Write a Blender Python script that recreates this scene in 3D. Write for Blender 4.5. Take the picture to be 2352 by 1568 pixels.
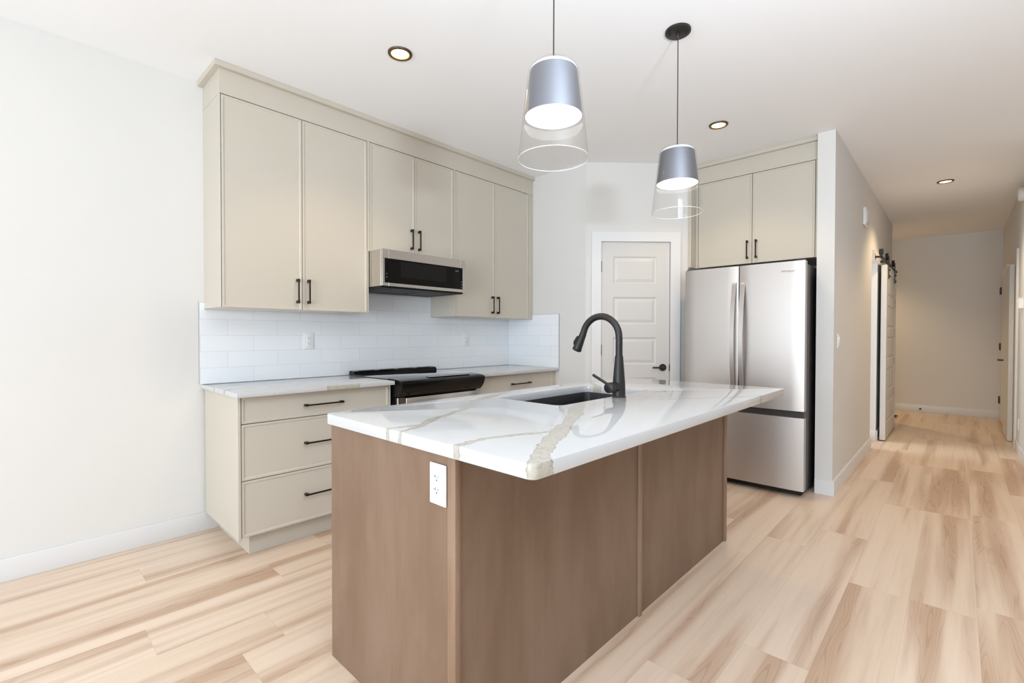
import bpy, bmesh, math, random
from mathutils import Vector, Matrix

# ------------------------------------------------------------------ scene / camera / light
C = bpy.context.scene.collection
sc = bpy.context.scene
for o in list(bpy.data.objects):
    bpy.data.objects.remove(o)

F_PX, YAW, PITCH, ROLL, CAM_H = 1089.38, math.radians(43.2518), math.radians(-0.779), math.radians(0.0793), 1.223
cd = bpy.data.cameras.new('camera')
cd.sensor_fit = 'HORIZONTAL'
cd.sensor_width = 36.0
cd.lens = F_PX / 2352 * 36.0
cd.clip_start = 0.02
cam = bpy.data.objects.new('camera', cd)
C.objects.link(cam)
fw = Vector((math.cos(YAW) * math.cos(PITCH), math.sin(YAW) * math.cos(PITCH), math.sin(PITCH)))
rt = Vector((math.sin(YAW), -math.cos(YAW), 0))
up = rt.cross(fw)
r2 = rt * math.cos(ROLL) + up * math.sin(ROLL)
u2 = -rt * math.sin(ROLL) + up * math.cos(ROLL)
cam.matrix_world = Matrix(((r2.x, u2.x, -fw.x, 0), (r2.y, u2.y, -fw.y, 0), (r2.z, u2.z, -fw.z, CAM_H), (0, 0, 0, 1)))
sc.camera = cam

vs = sc.view_settings
vs.view_transform = 'Standard'
vs.look = 'None'
vs.gamma = 1.0
vs.use_curve_mapping = False
vs.exposure = 0.03

w = bpy.data.worlds.new('daylight')
sc.world = w
w.use_nodes = True
w.node_tree.nodes['Background'].inputs[0].default_value = (0.86, 0.93, 1.0, 1)
w.node_tree.nodes['Background'].inputs[1].default_value = 1.5


def area(name, loc, aim, sx, sy, power, col):
    d = bpy.data.lights.new(name, 'AREA')
    d.shape = 'RECTANGLE'
    d.size, d.size_y = sx, sy
    d.energy = power
    d.color = col
    o = bpy.data.objects.new(name, d)
    C.objects.link(o)
    o.location = loc
    o.rotation_euler = Vector(aim).to_track_quat('-Z', 'Y').to_euler()
    return o


DAY = (0.80, 0.905, 1.0)
area('daylight_window_light', (-3.38, 2.85, 1.28), (1, 0, 0.05), 0.7, 1.45, 19, DAY)
area('daylight_patio_light', (-3.38, 0.30, 1.2), (1, 0.12, 0.0), 2.4, 2.0, 144, DAY)
area('side_room_daylight', (6.3, 2.45, 1.5), (0, -1, -0.2), 1.0, 1.2, 34, DAY)
# the photographer's flash, bounced off the ceiling beside the camera
area('bounce_flash', (0.55, -0.75, 1.65), (0.18, 0.12, 1.0), 0.25, 0.25, 100, (0.77, 0.88, 1.0))

# ------------------------------------------------------------------ geometry helpers


class MB:
    def __init__(s):
        s.bm = bmesh.new()

    def box(s, x0, x1, y0, y1, z0, z1, bev=0.0, seg=2):
        r = bmesh.ops.create_cube(s.bm, size=1.0)
        vs_ = r['verts']
        for v in vs_:
            v.co = Vector(((x0 + x1) / 2 + v.co.x * (x1 - x0), (y0 + y1) / 2 + v.co.y * (y1 - y0), (z0 + z1) / 2 + v.co.z * (z1 - z0)))
        if bev > 0:
            es = list({e for v in vs_ for e in v.link_edges})
            bmesh.ops.bevel(s.bm, geom=es, offset=bev, segments=seg, affect='EDGES', profile=0.5)
        return s

    def face(s, pts):
        return s.bm.faces.new([s.bm.verts.new(Vector(p)) for p in pts])

    def prism(s, poly, a, b, T):
        """poly in (u,v), extruded w from a to b, T maps (u,v,w) to a point"""
        n = len(poly)
        A = [s.bm.verts.new(T(u, v, a)) for u, v in poly]
        B = [s.bm.verts.new(T(u, v, b)) for u, v in poly]
        s.bm.faces.new(A)
        s.bm.faces.new(B[::-1])
        for i in range(n):
            j = (i + 1) % n
            s.bm.faces.new([A[i], B[i], B[j], A[j]])
        return s

    def lathe(s, prof, c=(0, 0, 0), axis='z', seg=48, cap=True):
        c = Vector(c)

        def P(r, h, a):
            x, y = r * math.cos(a), r * math.sin(a)
            if axis == 'z':
                return c + Vector((x, y, h))
            if axis == 'x':
                return c + Vector((h, x, y))
            return c + Vector((x, h, y))
        rings = []
        for r, h in prof:
            if r < 1e-6:
                rings.append([s.bm.verts.new(P(0, h, 0))])
            else:
                rings.append([s.bm.verts.new(P(r, h, 2 * math.pi * i / seg)) for i in range(seg)])
        for A, B in zip(rings, rings[1:]):
            for i in range(seg):
                j = (i + 1) % seg
                if len(A) == 1 and len(B) == 1:
                    continue
                if len(A) == 1:
                    s.bm.faces.new([A[0], B[i], B[j]])
                elif len(B) == 1:
                    s.bm.faces.new([A[i], A[j], B[0]])
                else:
                    s.bm.faces.new([A[i], A[j], B[j], B[i]])
        if cap:
            for R in (rings[0], rings[-1]):
                if len(R) > 2:
                    s.bm.faces.new(R)
        return s

    def tube(s, pts, rad, seg=16, cap=True, sq=None):
        pts = [Vector(p) for p in pts]
        n = len(pts)
        rads = rad if isinstance(rad, (list, tuple)) else [rad] * n
        tang = []
        for i in range(n):
            t = (pts[min(i + 1, n - 1)] - pts[max(i - 1, 0)]).normalized()
            tang.append(t)
        ref = Vector((0, 0, 1)) if abs(tang[0].z) < 0.9 else Vector((1, 0, 0))
        N = tang[0].cross(ref).normalized()
        rings = []
        for i in range(n):
            N = (N - tang[i] * N.dot(tang[i])).normalized()
            B = tang[i].cross(N)
            rings.append([s.bm.verts.new(pts[i] + (N * math.cos(2 * math.pi * k / seg) + B * math.sin(2 * math.pi * k / seg)) * rads[i]) for k in range(seg)])
        for A, B in zip(rings, rings[1:]):
            for i in range(seg):
                j = (i + 1) % seg
                s.bm.faces.new([A[i], A[j], B[j], B[i]])
        if cap:
            s.bm.faces.new(rings[0][::-1])
            s.bm.faces.new(rings[-1])
        return s

    def ring(s, loops, closed=False):
        """bridge a list of equal-length loops of points"""
        L = [[s.bm.verts.new(Vector(p)) for p in lp] for lp in loops]
        n = len(L[0])
        for A, B in zip(L, L[1:]):
            for i in range(n):
                j = (i + 1) % n
                s.bm.faces.new([A[i], A[j], B[j], B[i]])
        return L

    def build(s, name, mat, parent=None, smooth=True, angle=35, local=False):
        bmesh.ops.recalc_face_normals(s.bm, faces=s.bm.faces[:])
        me = bpy.data.meshes.new(name)
        s.bm.to_mesh(me)
        s.bm.free()
        me.materials.append(mat)
        if smooth:
            me.shade_smooth()
            me.set_sharp_from_angle(angle=math.radians(angle))
        o = bpy.data.objects.new(name, me)
        C.objects.link(o)
        if parent is not None:
            o.parent = parent
            if not local and parent.type == 'EMPTY':
                o.location = -Vector(parent.location)
        return o


def tag(o, label, cat, group=None, kind=None):
    o['label'] = label
    o['category'] = cat
    if group:
        o['group'] = group
    if kind:
        o['kind'] = kind
    return o


def thing(name, label, cat, loc=(0, 0, 0), group=None, kind=None):
    o = bpy.data.objects.new(name, None)
    o.empty_display_size = 0.05
    C.objects.link(o)
    o.location = loc
    return tag(o, label, cat, group, kind)


def struct(name, mb, mat, label, cat, parent=None):
    o = mb.build(name, mat, parent)
    if parent is None:
        tag(o, label, cat, kind='structure')
    return o


def dup(root, loc, label):
    r = root.copy()
    C.objects.link(r)
    r.location = loc
    r['label'] = label

    def rec(src, dst):
        for ch in src.children:
            c = ch.copy()
            C.objects.link(c)
            c.parent = dst
            rec(ch, c)
    rec(root, r)
    return r


# mapping for fronts: (u, v, w) -> world.  v is up, w points out of the front
def T_south(y):                     # front faces -Y, u = X
    return lambda u, v, w: Vector((u, y - w, v))


def T_west(x):                      # front faces -X, u = Y
    return lambda u, v, w: Vector((x - w, u, v))


def panel_front(mb, T, u0, u1, v0, v1, t, fr=0.012, rec=0.004, slope=0.005):
    """slab with a slim raised frame around a flat recessed panel"""
    def R(i, wd):
        return [T(u0 + i, v0 + i, wd), T(u1 - i, v0 + i, wd), T(u1 - i, v1 - i, wd), T(u0 + i, v1 - i, wd)]
    L = mb.ring([R(0.001, 0), R(0, 0.001), R(0, t - 0.0015), R(0.0015, t), R(fr, t), R(fr + slope, t - rec)])
    mb.bm.faces.new(L[0])
    mb.bm.faces.new(L[-1])


def raised_door(mb, T, u0, u1, v0, v1, t, panels):
    """door slab with raised-and-fielded panels (list of u0,u1,v0,v1)"""
    pu0, pu1 = panels[0][0], panels[0][1]
    mb.bm.faces.new([mb.bm.verts.new(p) for p in (T(u0, v0, 0), T(u1, v0, 0), T(u1, v1, 0), T(u0, v1, 0))])
    mb.ring([[T(u0, v0, 0), T(u1, v0, 0), T(u1, v1, 0), T(u0, v1, 0)], [T(u0, v0, t), T(u1, v0, t), T(u1, v1, t), T(u0, v1, t)]])

    def q(a, b, c, d):
        mb.face([T(a, c, t), T(b, c, t), T(b, d, t), T(a, d, t)])
    q(u0, pu0, v0, v1)
    q(pu1, u1, v0, v1)
    prev = v0
    for (a, b, c, d) in sorted(panels, key=lambda p: p[2]):
        q(a, b, prev, c)
        prev = d

        def R(i, wd):
            return [T(a + i, c + i, wd), T(b - i, c + i, wd), T(b - i, d - i, wd), T(a + i, d - i, wd)]
        L = mb.ring([R(0, t), R(0.003, t - 0.004), R(0.012, t - 0.009), R(0.016, t - 0.009), R(0.042, t - 0.0015)])
        mb.bm.faces.new(L[-1])
    q(pu0, pu1, prev, v1)


def rrect(x0, x1, y0, y1, r, z, n=8):
    pts = []
    for cx, cy, a0 in ((x1 - r, y1 - r, 0), (x0 + r, y1 - r, 90), (x0 + r, y0 + r, 180), (x1 - r, y0 + r, 270)):
        for i in range(n + 1):
            a = math.radians(a0 + 90 * i / n)
            pts.append((cx + r * math.cos(a), cy + r * math.sin(a), z))
    return pts


def slab(outer, hole, z0, z1, bev=0.002):
    """horizontal slab with optional hole; outer/hole are 2-D loops"""
    mb = MB()
    bm = mb.bm
    rim = []
    loops = []
    for z in (z0, z1):
        edges = []
        row = []
        for lp in ([outer] + ([hole] if hole else [])):
            vv = [bm.verts.new((p[0], p[1], z)) for p in lp]
            row.append(vv)
            for i in range(len(vv)):
                e = bm.edges.new((vv[i], vv[(i + 1) % len(vv)]))
                edges.append(e)
        bmesh.ops.triangle_fill(bm, use_beauty=True, use_dissolve=False, edges=edges)
        rim += edges
        loops.append(row)
    for A, B in zip(loops[0], loops[1]):
        n = len(A)
        for i in range(n):
            j = (i + 1) % n
            bm.faces.new([A[i], A[j], B[j], B[i]])
    bmesh.ops.recalc_face_normals(bm, faces=bm.faces[:])
    if bev:
        bmesh.ops.bevel(bm, geom=[e for e in rim if e.is_valid], offset=bev, segments=2, affect='EDGES', profile=0.5)
    return mb


# ------------------------------------------------------------------ materials
def lin(r, g, b):
    f = lambda c: (c / 255 / 12.92) if c / 255 <= 0.04045 else ((c / 255 + 0.055) / 1.055) ** 2.4
    return (f(r), f(g), f(b), 1)


def mat(name, col, rough=0.5, metal=0.0, spec=0.5, emit=None, estr=0.0, coat=0.0):
    m = bpy.data.materials.new(name)
    m.use_nodes = True
    b = m.node_tree.nodes['Principled BSDF']
    b.inputs['Base Color'].default_value = col
    b.inputs['Roughness'].default_value = rough
    b.inputs['Metallic'].default_value = metal
    b.inputs['Specular IOR Level'].default_value = spec
    b.inputs['Coat Weight'].default_value = coat
    if emit:
        b.inputs['Emission Color'].default_value = emit
        b.inputs['Emission Strength'].default_value = estr
    return m


class G:
    """tiny node-graph helper"""

    def __init__(s, m):
        s.nt = m.node_tree
        s.b = s.nt.nodes['Principled BSDF']

    def n(s, t, **kw):
        nd = s.nt.nodes.new(t)
        for k, v in kw.items():
            setattr(nd, k, v)
        return nd

    def l(s, a, b):
        s.nt.links.new(a, b)

    def put(s, sock, v):
        if isinstance(v, bpy.types.NodeSocket):
            s.l(v, sock)
        else:
            sock.default_value = v

    def math(s, op, a, b=0.0, c=0.0, clamp=False):
        nd = s.n('ShaderNodeMath', operation=op, use_clamp=clamp)
        s.put(nd.inputs[0], a)
        s.put(nd.inputs[1], b)
        s.put(nd.inputs[2], c)
        return nd.outputs[0]

    def vmath(s, op, a, b=(0, 0, 0), out=0):
        nd = s.n('ShaderNodeVectorMath', operation=op)
        s.put(nd.inputs[0], a)
        s.put(nd.inputs[1], b)
        return nd.outputs[out]

    def comb(s, x, y, z):
        nd = s.n('ShaderNodeCombineXYZ')
        for i, v in enumerate((x, y, z)):
            s.put(nd.inputs[i], v)
        return nd.outputs[0]

    def sep(s, v):
        nd = s.n('ShaderNodeSeparateXYZ')
        s.l(v, nd.inputs[0])
        return nd.outputs

    def noise(s, vec, scale, detail=3, rough=0.5, dist=0.0):
        nd = s.n('ShaderNodeTexNoise')
        s.put(nd.inputs['Vector'], vec)
        nd.inputs['Scale'].default_value = scale
        nd.inputs['Detail'].default_value = detail
        nd.inputs['Roughness'].default_value = rough
        nd.inputs['Distortion'].default_value = dist
        return nd.outputs['Fac']

    def white(s, v, dim='1D'):
        nd = s.n('ShaderNodeTexWhiteNoise', noise_dimensions=dim)
        s.put(nd.inputs['W' if dim == '1D' else 'Vector'], v)
        return nd.outputs['Value']

    def mix(s, f, a, b):
        nd = s.n('ShaderNodeMix', data_type='RGBA')
        s.put(nd.inputs['Factor'], f)
        s.put(nd.inputs['A'], a) if False else s.put(nd.inputs[6], a)
        s.put(nd.inputs[7], b)
        return nd.outputs[2]

    def smooth(s, v, a, b):
        nd = s.n('ShaderNodeMapRange', interpolation_type='SMOOTHSTEP')
        s.put(nd.inputs[0], v)
        s.put(nd.inputs[1], a)
        s.put(nd.inputs[2], b)
        return nd.outputs[0]

    def obj(s):
        return s.n('ShaderNodeTexCoord').outputs['Object']

    def bump(s, h, strength=0.2, dist=0.002):
        nd = s.n('ShaderNodeBump')
        s.put(nd.inputs['Height'], h)
        nd.inputs['Strength'].default_value = strength
        nd.inputs['Distance'].default_value = dist
        s.l(nd.outputs[0], s.b.inputs['Normal'])


M = {}
M['wall'] = mat('white_wall_paint', (0.725, 0.71, 0.685, 1), 0.7, spec=0.3)
M['ceiling'] = mat('white_ceiling_paint', (0.92, 0.92, 0.925, 1), 0.8, spec=0.2)
M['trim'] = mat('white_trim_paint', (0.77, 0.77, 0.775, 1), 0.4)
M['door'] = mat('white_door_paint', (0.655, 0.64, 0.62, 1), 0.4)
M['cab'] = mat('greige_cabinet_paint', (0.585, 0.535, 0.455, 1), 0.42, spec=0.4)
M['cab_in'] = mat('pale_cabinet_underside', (0.76, 0.74, 0.70, 1), 0.5)
M['black'] = mat('matte_black_metal', (0.012, 0.011, 0.011, 1), 0.42, metal=0.0, spec=0.5)
M['bronze'] = mat('black_bronze_pull', (0.022, 0.014, 0.010, 1), 0.38, metal=0.6)
M['gloss_black'] = mat('gloss_black_enamel', (0.006, 0.006, 0.006, 1), 0.16, spec=0.25)
M['dark_glass'] = mat('dark_oven_glass', (0.004, 0.0035, 0.003, 1), 0.06, spec=0.16)
M['window_glass'] = mat('perforated_oven_window', (0.011, 0.010, 0.009, 1), 0.12, spec=0.16)
M['cooktop'] = mat('black_ceramic_glass', (0.01, 0.01, 0.011, 1), 0.04, spec=0.9, coat=1.0)
M['sink'] = mat('black_composite_sink', (0.012, 0.012, 0.014, 1), 0.45)
M['plate'] = mat('white_plastic', (0.85, 0.85, 0.85, 1), 0.3)
M['slot'] = mat('dark_slot', (0.03, 0.03, 0.03, 1), 0.6)
M['fr_side'] = mat('dark_grey_appliance_side', (0.05, 0.046, 0.046, 1), 0.35, metal=0.3)
M['rubber'] = mat('black_rubber', (0.01, 0.01, 0.01, 1), 0.8)
M['logo'] = mat('grey_logo', (0.12, 0.12, 0.12, 1), 0.4)
M['lcd'] = mat('display_light', (0.01, 0.01, 0.012, 1), 0.3, emit=(0.6, 0.75, 1.0, 1), estr=0.35)
M['vent'] = mat('dark_grey_vent', (0.06, 0.06, 0.062, 1), 0.4)
M['filter'] = mat('dark_mesh_filter', (0.02, 0.02, 0.022, 1), 0.5, spec=0.25)
M['under'] = mat('black_appliance_base', (0.008, 0.008, 0.009, 1), 0.5, spec=0.2)
M['shade'] = mat('brushed_gunmetal', (0.25, 0.265, 0.305, 1), 0.32, metal=0.95)
M['white_gloss'] = mat('white_enamel', (0.85, 0.85, 0.85, 1), 0.3)
M['cord'] = mat('black_cord', (0.02, 0.012, 0.012, 1), 0.6)
M['pot_ring'] = mat('bronze_trim_ring', (0.09, 0.05, 0.025, 1), 0.4, metal=0.3)
M['pot_lens'] = mat('warm_lamp_lens', (0.9, 0.85, 0.75, 1), 0.5, emit=(1.0, 0.80, 0.45, 1), estr=9.0)
M['pot_rim_glow'] = mat('amber_rim_glow', (0.8, 0.5, 0.15, 1), 0.5, emit=(1.0, 0.50, 0.08, 1), estr=1.0)  # orange glow around the bright lens, painted as an emissive ring
M['pend_lens'] = mat('pendant_diffuser', (0.95, 0.93, 0.9, 1), 0.5, emit=(1.0, 0.94, 0.86, 1), estr=3.6)


def steel(name, base, rough, horiz=False):
    m = mat(name, base, rough, metal=1.0)
    g = G(m)
    o = g.obj()
    mp = g.vmath('MULTIPLY', o, (2, 2, 260) if horiz else (260, 260, 2))
    nz = g.noise(mp, 1.0, 2)
    g.l(g.math('MULTIPLY_ADD', nz, 0.03, rough - 0.015), g.b.inputs['Roughness'])
    return m


M['steel'] = steel('stainless_steel', (0.52, 0.485, 0.46, 1), 0.41)
M['steel_h'] = steel('stainless_steel_brushed_across', (0.62, 0.59, 0.56, 1), 0.22, True)

# clear glass: thin walled, mixes straight-through light with mirror reflection by angle
mg = bpy.data.materials.new('clear_glass')
mg.use_nodes = True
nt = mg.node_tree
nt.nodes.clear()
out = nt.nodes.new('ShaderNodeOutputMaterial')
mx = nt.nodes.new('ShaderNodeMixShader')
tr = nt.nodes.new('ShaderNodeBsdfTransparent')
tr.inputs[0].default_value = (0.975, 0.975, 0.97, 1)
gl = nt.nodes.new('ShaderNodeBsdfGlossy')
gl.inputs['Roughness'].default_value = 0.02
lw = nt.nodes.new('ShaderNodeLayerWeight')
pw = nt.nodes.new('ShaderNodeMath')
pw.operation = 'POWER'
pw.inputs[1].default_value = 4.0
fr = nt.nodes.new('ShaderNodeMath')
fr.operation = 'MULTIPLY_ADD'
fr.inputs[1].default_value = 0.5
fr.inputs[2].default_value = 0.045
nt.links.new(lw.outputs['Facing'], pw.inputs[0])
nt.links.new(pw.outputs[0], fr.inputs[0])
nt.links.new(fr.outputs[0], mx.inputs[0])
nt.links.new(tr.outputs[0], mx.inputs[1])
nt.links.new(gl.outputs[0], mx.inputs[2])
nt.links.new(mx.outputs[0], out.inputs[0])
M['glass'] = mg
mr = mat('polished_glass_rim', (0.9, 0.88, 0.84, 1), 0.08, spec=0.8)
mr.node_tree.nodes['Principled BSDF'].inputs['Transmission Weight'].default_value = 0.35
M['rim'] = mr

# wood-look floor planks running along X
m = mat('pale_oak_plank', (0.6, 0.45, 0.33, 1), 0.36, spec=0.5)
g = G(m)
x, y, z = g.sep(g.obj())
PW, PL, Y0 = 0.2286, 1.52, 0.155
v = g.math('DIVIDE', g.math('SUBTRACT', y, Y0), PW)
row = g.math('FLOOR', v)
fv = g.math('SUBTRACT', v, row)
u = g.math('DIVIDE', g.math('ADD', x, g.math('MULTIPLY', g.white(g.math('MULTIPLY_ADD', row, 1.37, 3.1)), PL * 3)), PL)
col = g.math('FLOOR', u)
fu = g.math('SUBTRACT', u, col)
pid = g.white(g.comb(row, col, 0.5), '3D')
pid2 = g.white(g.comb(row, col, 7.5), '3D')
pv = g.comb(g.math('MULTIPLY_ADD', pid, 37.0, g.math('MULTIPLY', x, 1.0)), g.math('MULTIPLY_ADD', pid2, 53.0, y), 0.0)
# broad soft bands
band = g.noise(g.vmath('MULTIPLY', pv, (0.34, 6.5, 1)), 1.0, 3, 0.5, 0.25)
band2 = g.noise(g.vmath('MULTIPLY', g.vmath('ADD', pv, (3, 11, 0)), (0.8, 22.0, 1)), 1.0, 3, 0.55, 0.3)
# cathedral figure: contour lines of a stretched field
warp = g.noise(g.vmath('MULTIPLY', pv, (0.75, 9.0, 1)), 1.0, 2, 0.45, 0.15)
ringv = g.math('SINE', g.math('MULTIPLY_ADD', g.sep(pv)[1], 30.0, g.math('MULTIPLY', warp, 125.0)))
ringf = g.smooth(ringv, 0.45, 1.0)
fig_mask = g.smooth(band, 0.50, 0.64)
fine = g.noise(g.vmath('MULTIPLY', pv, (5, 210, 1)), 1.0, 3, 0.6)
base = g.mix(pid, lin(230, 209, 188), lin(223, 201, 178))
c1 = g.mix(g.math('MULTIPLY', g.smooth(band, 0.44, 0.66), 0.85), base, lin(189, 156, 129))
c1 = g.mix(g.math('MULTIPLY', g.smooth(band2, 0.48, 0.75), 0.35), c1, lin(192, 162, 137))
c2 = g.mix(g.math('MULTIPLY', g.math('MULTIPLY', ringf, fig_mask), 0.42), c1, lin(160, 126, 101))
c3 = g.mix(g.math('MULTIPLY', g.smooth(fine, 0.5, 0.75), 0.18), c2, lin(188, 158, 134))
ed = g.math('MINIMUM', g.math('MINIMUM', fv, g.math('SUBTRACT', 1.0, fv)), g.math('MULTIPLY', g.math('MINIMUM', fu, g.math('SUBTRACT', 1.0, fu)), PL / PW))
seam = g.math('SUBTRACT', 1.0, g.smooth(ed, 0.001, 0.009))
c4 = g.mix(g.math('MULTIPLY', seam, 0.20), c3, lin(170, 142, 120))
g.l(c4, g.b.inputs['Base Color'])
g.bump(g.math('SUBTRACT', g.math('MULTIPLY', fine, 0.25), seam), 0.12, 0.001)
M['floor'] = m


# stained wood of the island (vertical, cloudy grain)
def stained(name, seed, k=1.0):
    m = mat(name, (0.3, 0.2, 0.15, 1), 0.45, spec=0.35)
    g = G(m)
    o = g.vmath('ADD', g.obj(), (seed, seed * 2, 0))
    cl = g.noise(g.vmath('MULTIPLY', o, (7, 7, 2.2)), 1.0, 3, 0.55, 0.2)
    st = g.noise(g.vmath('MULTIPLY', o, (60, 60, 1.6)), 1.0, 3, 0.55)
    sp = g.noise(g.vmath('MULTIPLY', o, (330, 330, 60)), 1.0, 2, 0.5)
    a = lin(134 * k, 111 * k, 93 * k)
    b = lin(121 * k, 97 * k, 78 * k)
    c = g.mix(g.smooth(cl, 0.3, 0.7), a, b)
    c = g.mix(g.math('MULTIPLY', g.smooth(st, 0.45, 0.75), 0.16), c, lin(108, 85, 67))
    c = g.mix(g.math('MULTIPLY', g.smooth(sp, 0.5, 0.8), 0.25), c, lin(106, 81, 63))
    g.l(c, g.b.inputs['Base Color'])
    return m


M['wood'] = stained('stained_maple', 0.0, 1.12)
M['wood2'] = stained('stained_maple_panel', 3.7)
M['wood3'] = stained('stained_maple_end', 8.1)


# quartz with drawn veins: each vein = polyline (x, y, half width)
def quartz(name, veins, faint):
    m = mat(name, (0.83, 0.83, 0.83, 1), 0.05, spec=0.5)
    g = G(m)
    o = g.obj()
    x, y, z = g.sep(o)
    n1 = g.noise(o, 9.0, 4, 0.6)
    n2 = g.noise(g.vmath('ADD', o, (5, 9, 2)), 9.0, 4, 0.6)
    n3 = g.noise(o, 38.0, 4, 0.65)
    dx = g.math('MULTIPLY', g.math('SUBTRACT', n1, 0.5), 0.045)
    dy = g.math('MULTIPLY', g.math('SUBTRACT', n2, 0.5), 0.045)
    p2 = g.comb(g.math('ADD', x, dx), g.math('ADD', y, dy), 0.0)

    def field(vl):
        best = None
        for line in vl:
            for (ax, ay, aw), (bx, by, bw) in zip(line, line[1:]):
                L = math.hypot(bx - ax, by - ay)
                pa = g.vmath('SUBTRACT', p2, (ax, ay, 0))
                t = g.math('DIVIDE', g.vmath('DOT_PRODUCT', pa, ((bx - ax) / L, (by - ay) / L, 0), out=1), L, clamp=True)
                nd = g.n('ShaderNodeVectorMath', operation='SCALE')
                nd.inputs[0].default_value = (bx - ax, by - ay, 0)
                g.l(t, nd.inputs['Scale'])
                d = g.vmath('DISTANCE', pa, nd.outputs[0], out=1)
                wd = g.math('MULTIPLY_ADD', t, bw - aw, aw)
                e = g.math('SUBTRACT', d, wd)
                best = e if best is None else g.math('MINIMUM', best, e)
        return best
    e = g.math('ADD', field(veins), g.math('MULTIPLY', g.math('SUBTRACT', n3, 0.5), 0.022))
    body = g.math('SUBTRACT', 1.0, g.smooth(e, -0.0015, 0.0015))
    edge = g.math('SUBTRACT', 1.0, g.smooth(g.math('ABSOLUTE', g.math('ADD', e, 0.001)), 0.0, 0.0025))
    inner = g.smooth(g.noise(g.vmath('MULTIPLY', o, (1, 1, 1)), 55.0, 5, 0.7, 0.6), 0.45, 0.7)
    vc = g.mix(inner, lin(184, 180, 169), lin(165, 160, 147))
    vc = g.mix(g.math('MULTIPLY', edge, 0.6), vc, lin(132, 125, 110))
    white = lin(200, 201, 202)
    c = g.mix(body, white, vc)
    if faint:
        f = field(faint)
        fl = g.math('MULTIPLY', g.math('SUBTRACT', 1.0, g.smooth(f, 0.0, 0.002)), 0.45)
        c = g.mix(fl, c, lin(172, 171, 167))
    g.l(c, g.b.inputs['Base Color'])
    return m


M['quartz_island'] = quartz('veined_quartz', [
    [(0.76, 1.235, .004), (0.83, 1.248, .008), (0.906, 1.265, .012), (0.996, 1.325, .017), (1.129, 1.387, .014), (1.231, 1.432, .013), (1.306, 1.480, .030), (1.384, 1.550, .034), (1.47, 1.600, .018), (1.647, 1.665, .022), (1.76, 1.72, .03)],
    [(0.76, 1.325, .005), (0.82, 1.305, .009), (0.93, 1.288, .008), (0.99, 1.31, .006)],
    [(0.76, 0.955, .014), (0.834, 0.980, .013), (0.936, 0.986, .010), (1.027, 0.958, .011), (1.14, 0.912, .009)],
    [(0.77, 0.66, .036), (0.86, 0.715, .030), (0.918, 0.763, .022), (1.043, 0.831, .026), (1.164, 0.897, .028), (1.316, 0.973, .022), (1.487, 1.058, .030), (1.604, 1.141, .026), (1.72, 1.205, .020)],
    [(2.052, 0.997, .003), (2.158, 0.952, .006), (2.23, 0.899, .007), (2.334, 0.836, .006), (2.416, 0.763, .005), (2.526, 0.707, .006), (2.62, 0.66, .01)],
    [(2.28, 1.231, .009), (2.387, 1.224, .006), (2.607, 1.15, .005), (2.768, 1.116, .006), (3.0, 1.09, .006)],
    [(2.60, 1.76, .012), (2.45, 1.62, .016), (2.31, 1.50, .020), (2.22, 1.40, .012)],
], [
    [(0.80, 1.48, 0), (0.93, 1.555, 0), (0.955, 1.59, 0), (0.923, 1.70, 0)],
    [(1.52, 1.03, 0), (1.62, 0.93, 0), (1.80, 0.86, 0)],
    [(1.75, 1.12, 0), (1.83, 1.0, 0), (1.93, 0.96, 0)],
])
M['quartz_back'] = quartz('veined_quartz_back_counter', [
    [(0.79, 3.13, .009), (0.86, 3.19, .006), (1.06, 3.31, .005), (1.5, 3.45, .004)],
    [(0.79, 2.93, .012), (0.84, 2.97, .008), (1.15, 3.17, .006), (1.48, 3.30, .003)],
    [(1.28, 2.765, .006), (1.36, 2.750, .022), (1.50, 2.745, .018), (1.53, 2.775, .004)],
    [(2.57, 2.91, .004), (2.87, 3.09, .006), (3.15, 3.19, .006), (3.6, 3.33, .004)],
], [[(1.0, 2.74, 0), (1.1, 2.9, 0), (1.4, 2.97, 0)], [(3.2, 2.74, 0), (3.3, 3.0, 0), (3.55, 3.1, 0)]])


# subway tiles
def tile(name, vertical_axis_x=True):
    m = mat(name, (0.8, 0.81, 0.82, 1), 0.12, spec=0.5)
    g = G(m)
    x, y, z = g.sep(g.obj())
    u = x if vertical_axis_x else y
    r = g.math('DIVIDE', g.math('SUBTRACT', z, 0.913), 0.1017)
    row = g.math('FLOOR', r)
    fr_ = g.math('SUBTRACT', r, row)
    off = g.math('MULTIPLY', g.math('MODULO', g.math('ADD', row, 20.0), 2.0), 0.5)
    c = g.math('ADD', g.math('DIVIDE', g.math('SUBTRACT', u, 0.969 if vertical_axis_x else 0.09), 0.3065), g.math('ADD', off, 0.5))
    fc = g.math('SUBTRACT', c, g.math('FLOOR', c))
    d = g.math('MINIMUM', g.math('MULTIPLY', g.math('MINIMUM', fr_, g.math('SUBTRACT', 1.0, fr_)), 0.1017), g.math('MULTIPLY', g.math('MINIMUM', fc, g.math('SUBTRACT', 1.0, fc)), 0.3065))
    gr = g.math('SUBTRACT', 1.0, g.smooth(d, 0.0006, 0.0016))
    tid = g.white(g.comb(row, g.math('FLOOR', c), 1.0), '3D')
    cc = g.mix(tid, lin(240, 243, 246), lin(236, 240, 244))
    g.l(g.mix(gr, cc, lin(219, 221, 224)), g.b.inputs['Base Color'])
    g.bump(g.smooth(d, 0.0004, 0.003), 0.35, 0.001)
    return m


M['tile'] = tile('white_subway_tile')
M['tile_y'] = tile('white_subway_tile_return', False)

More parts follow.
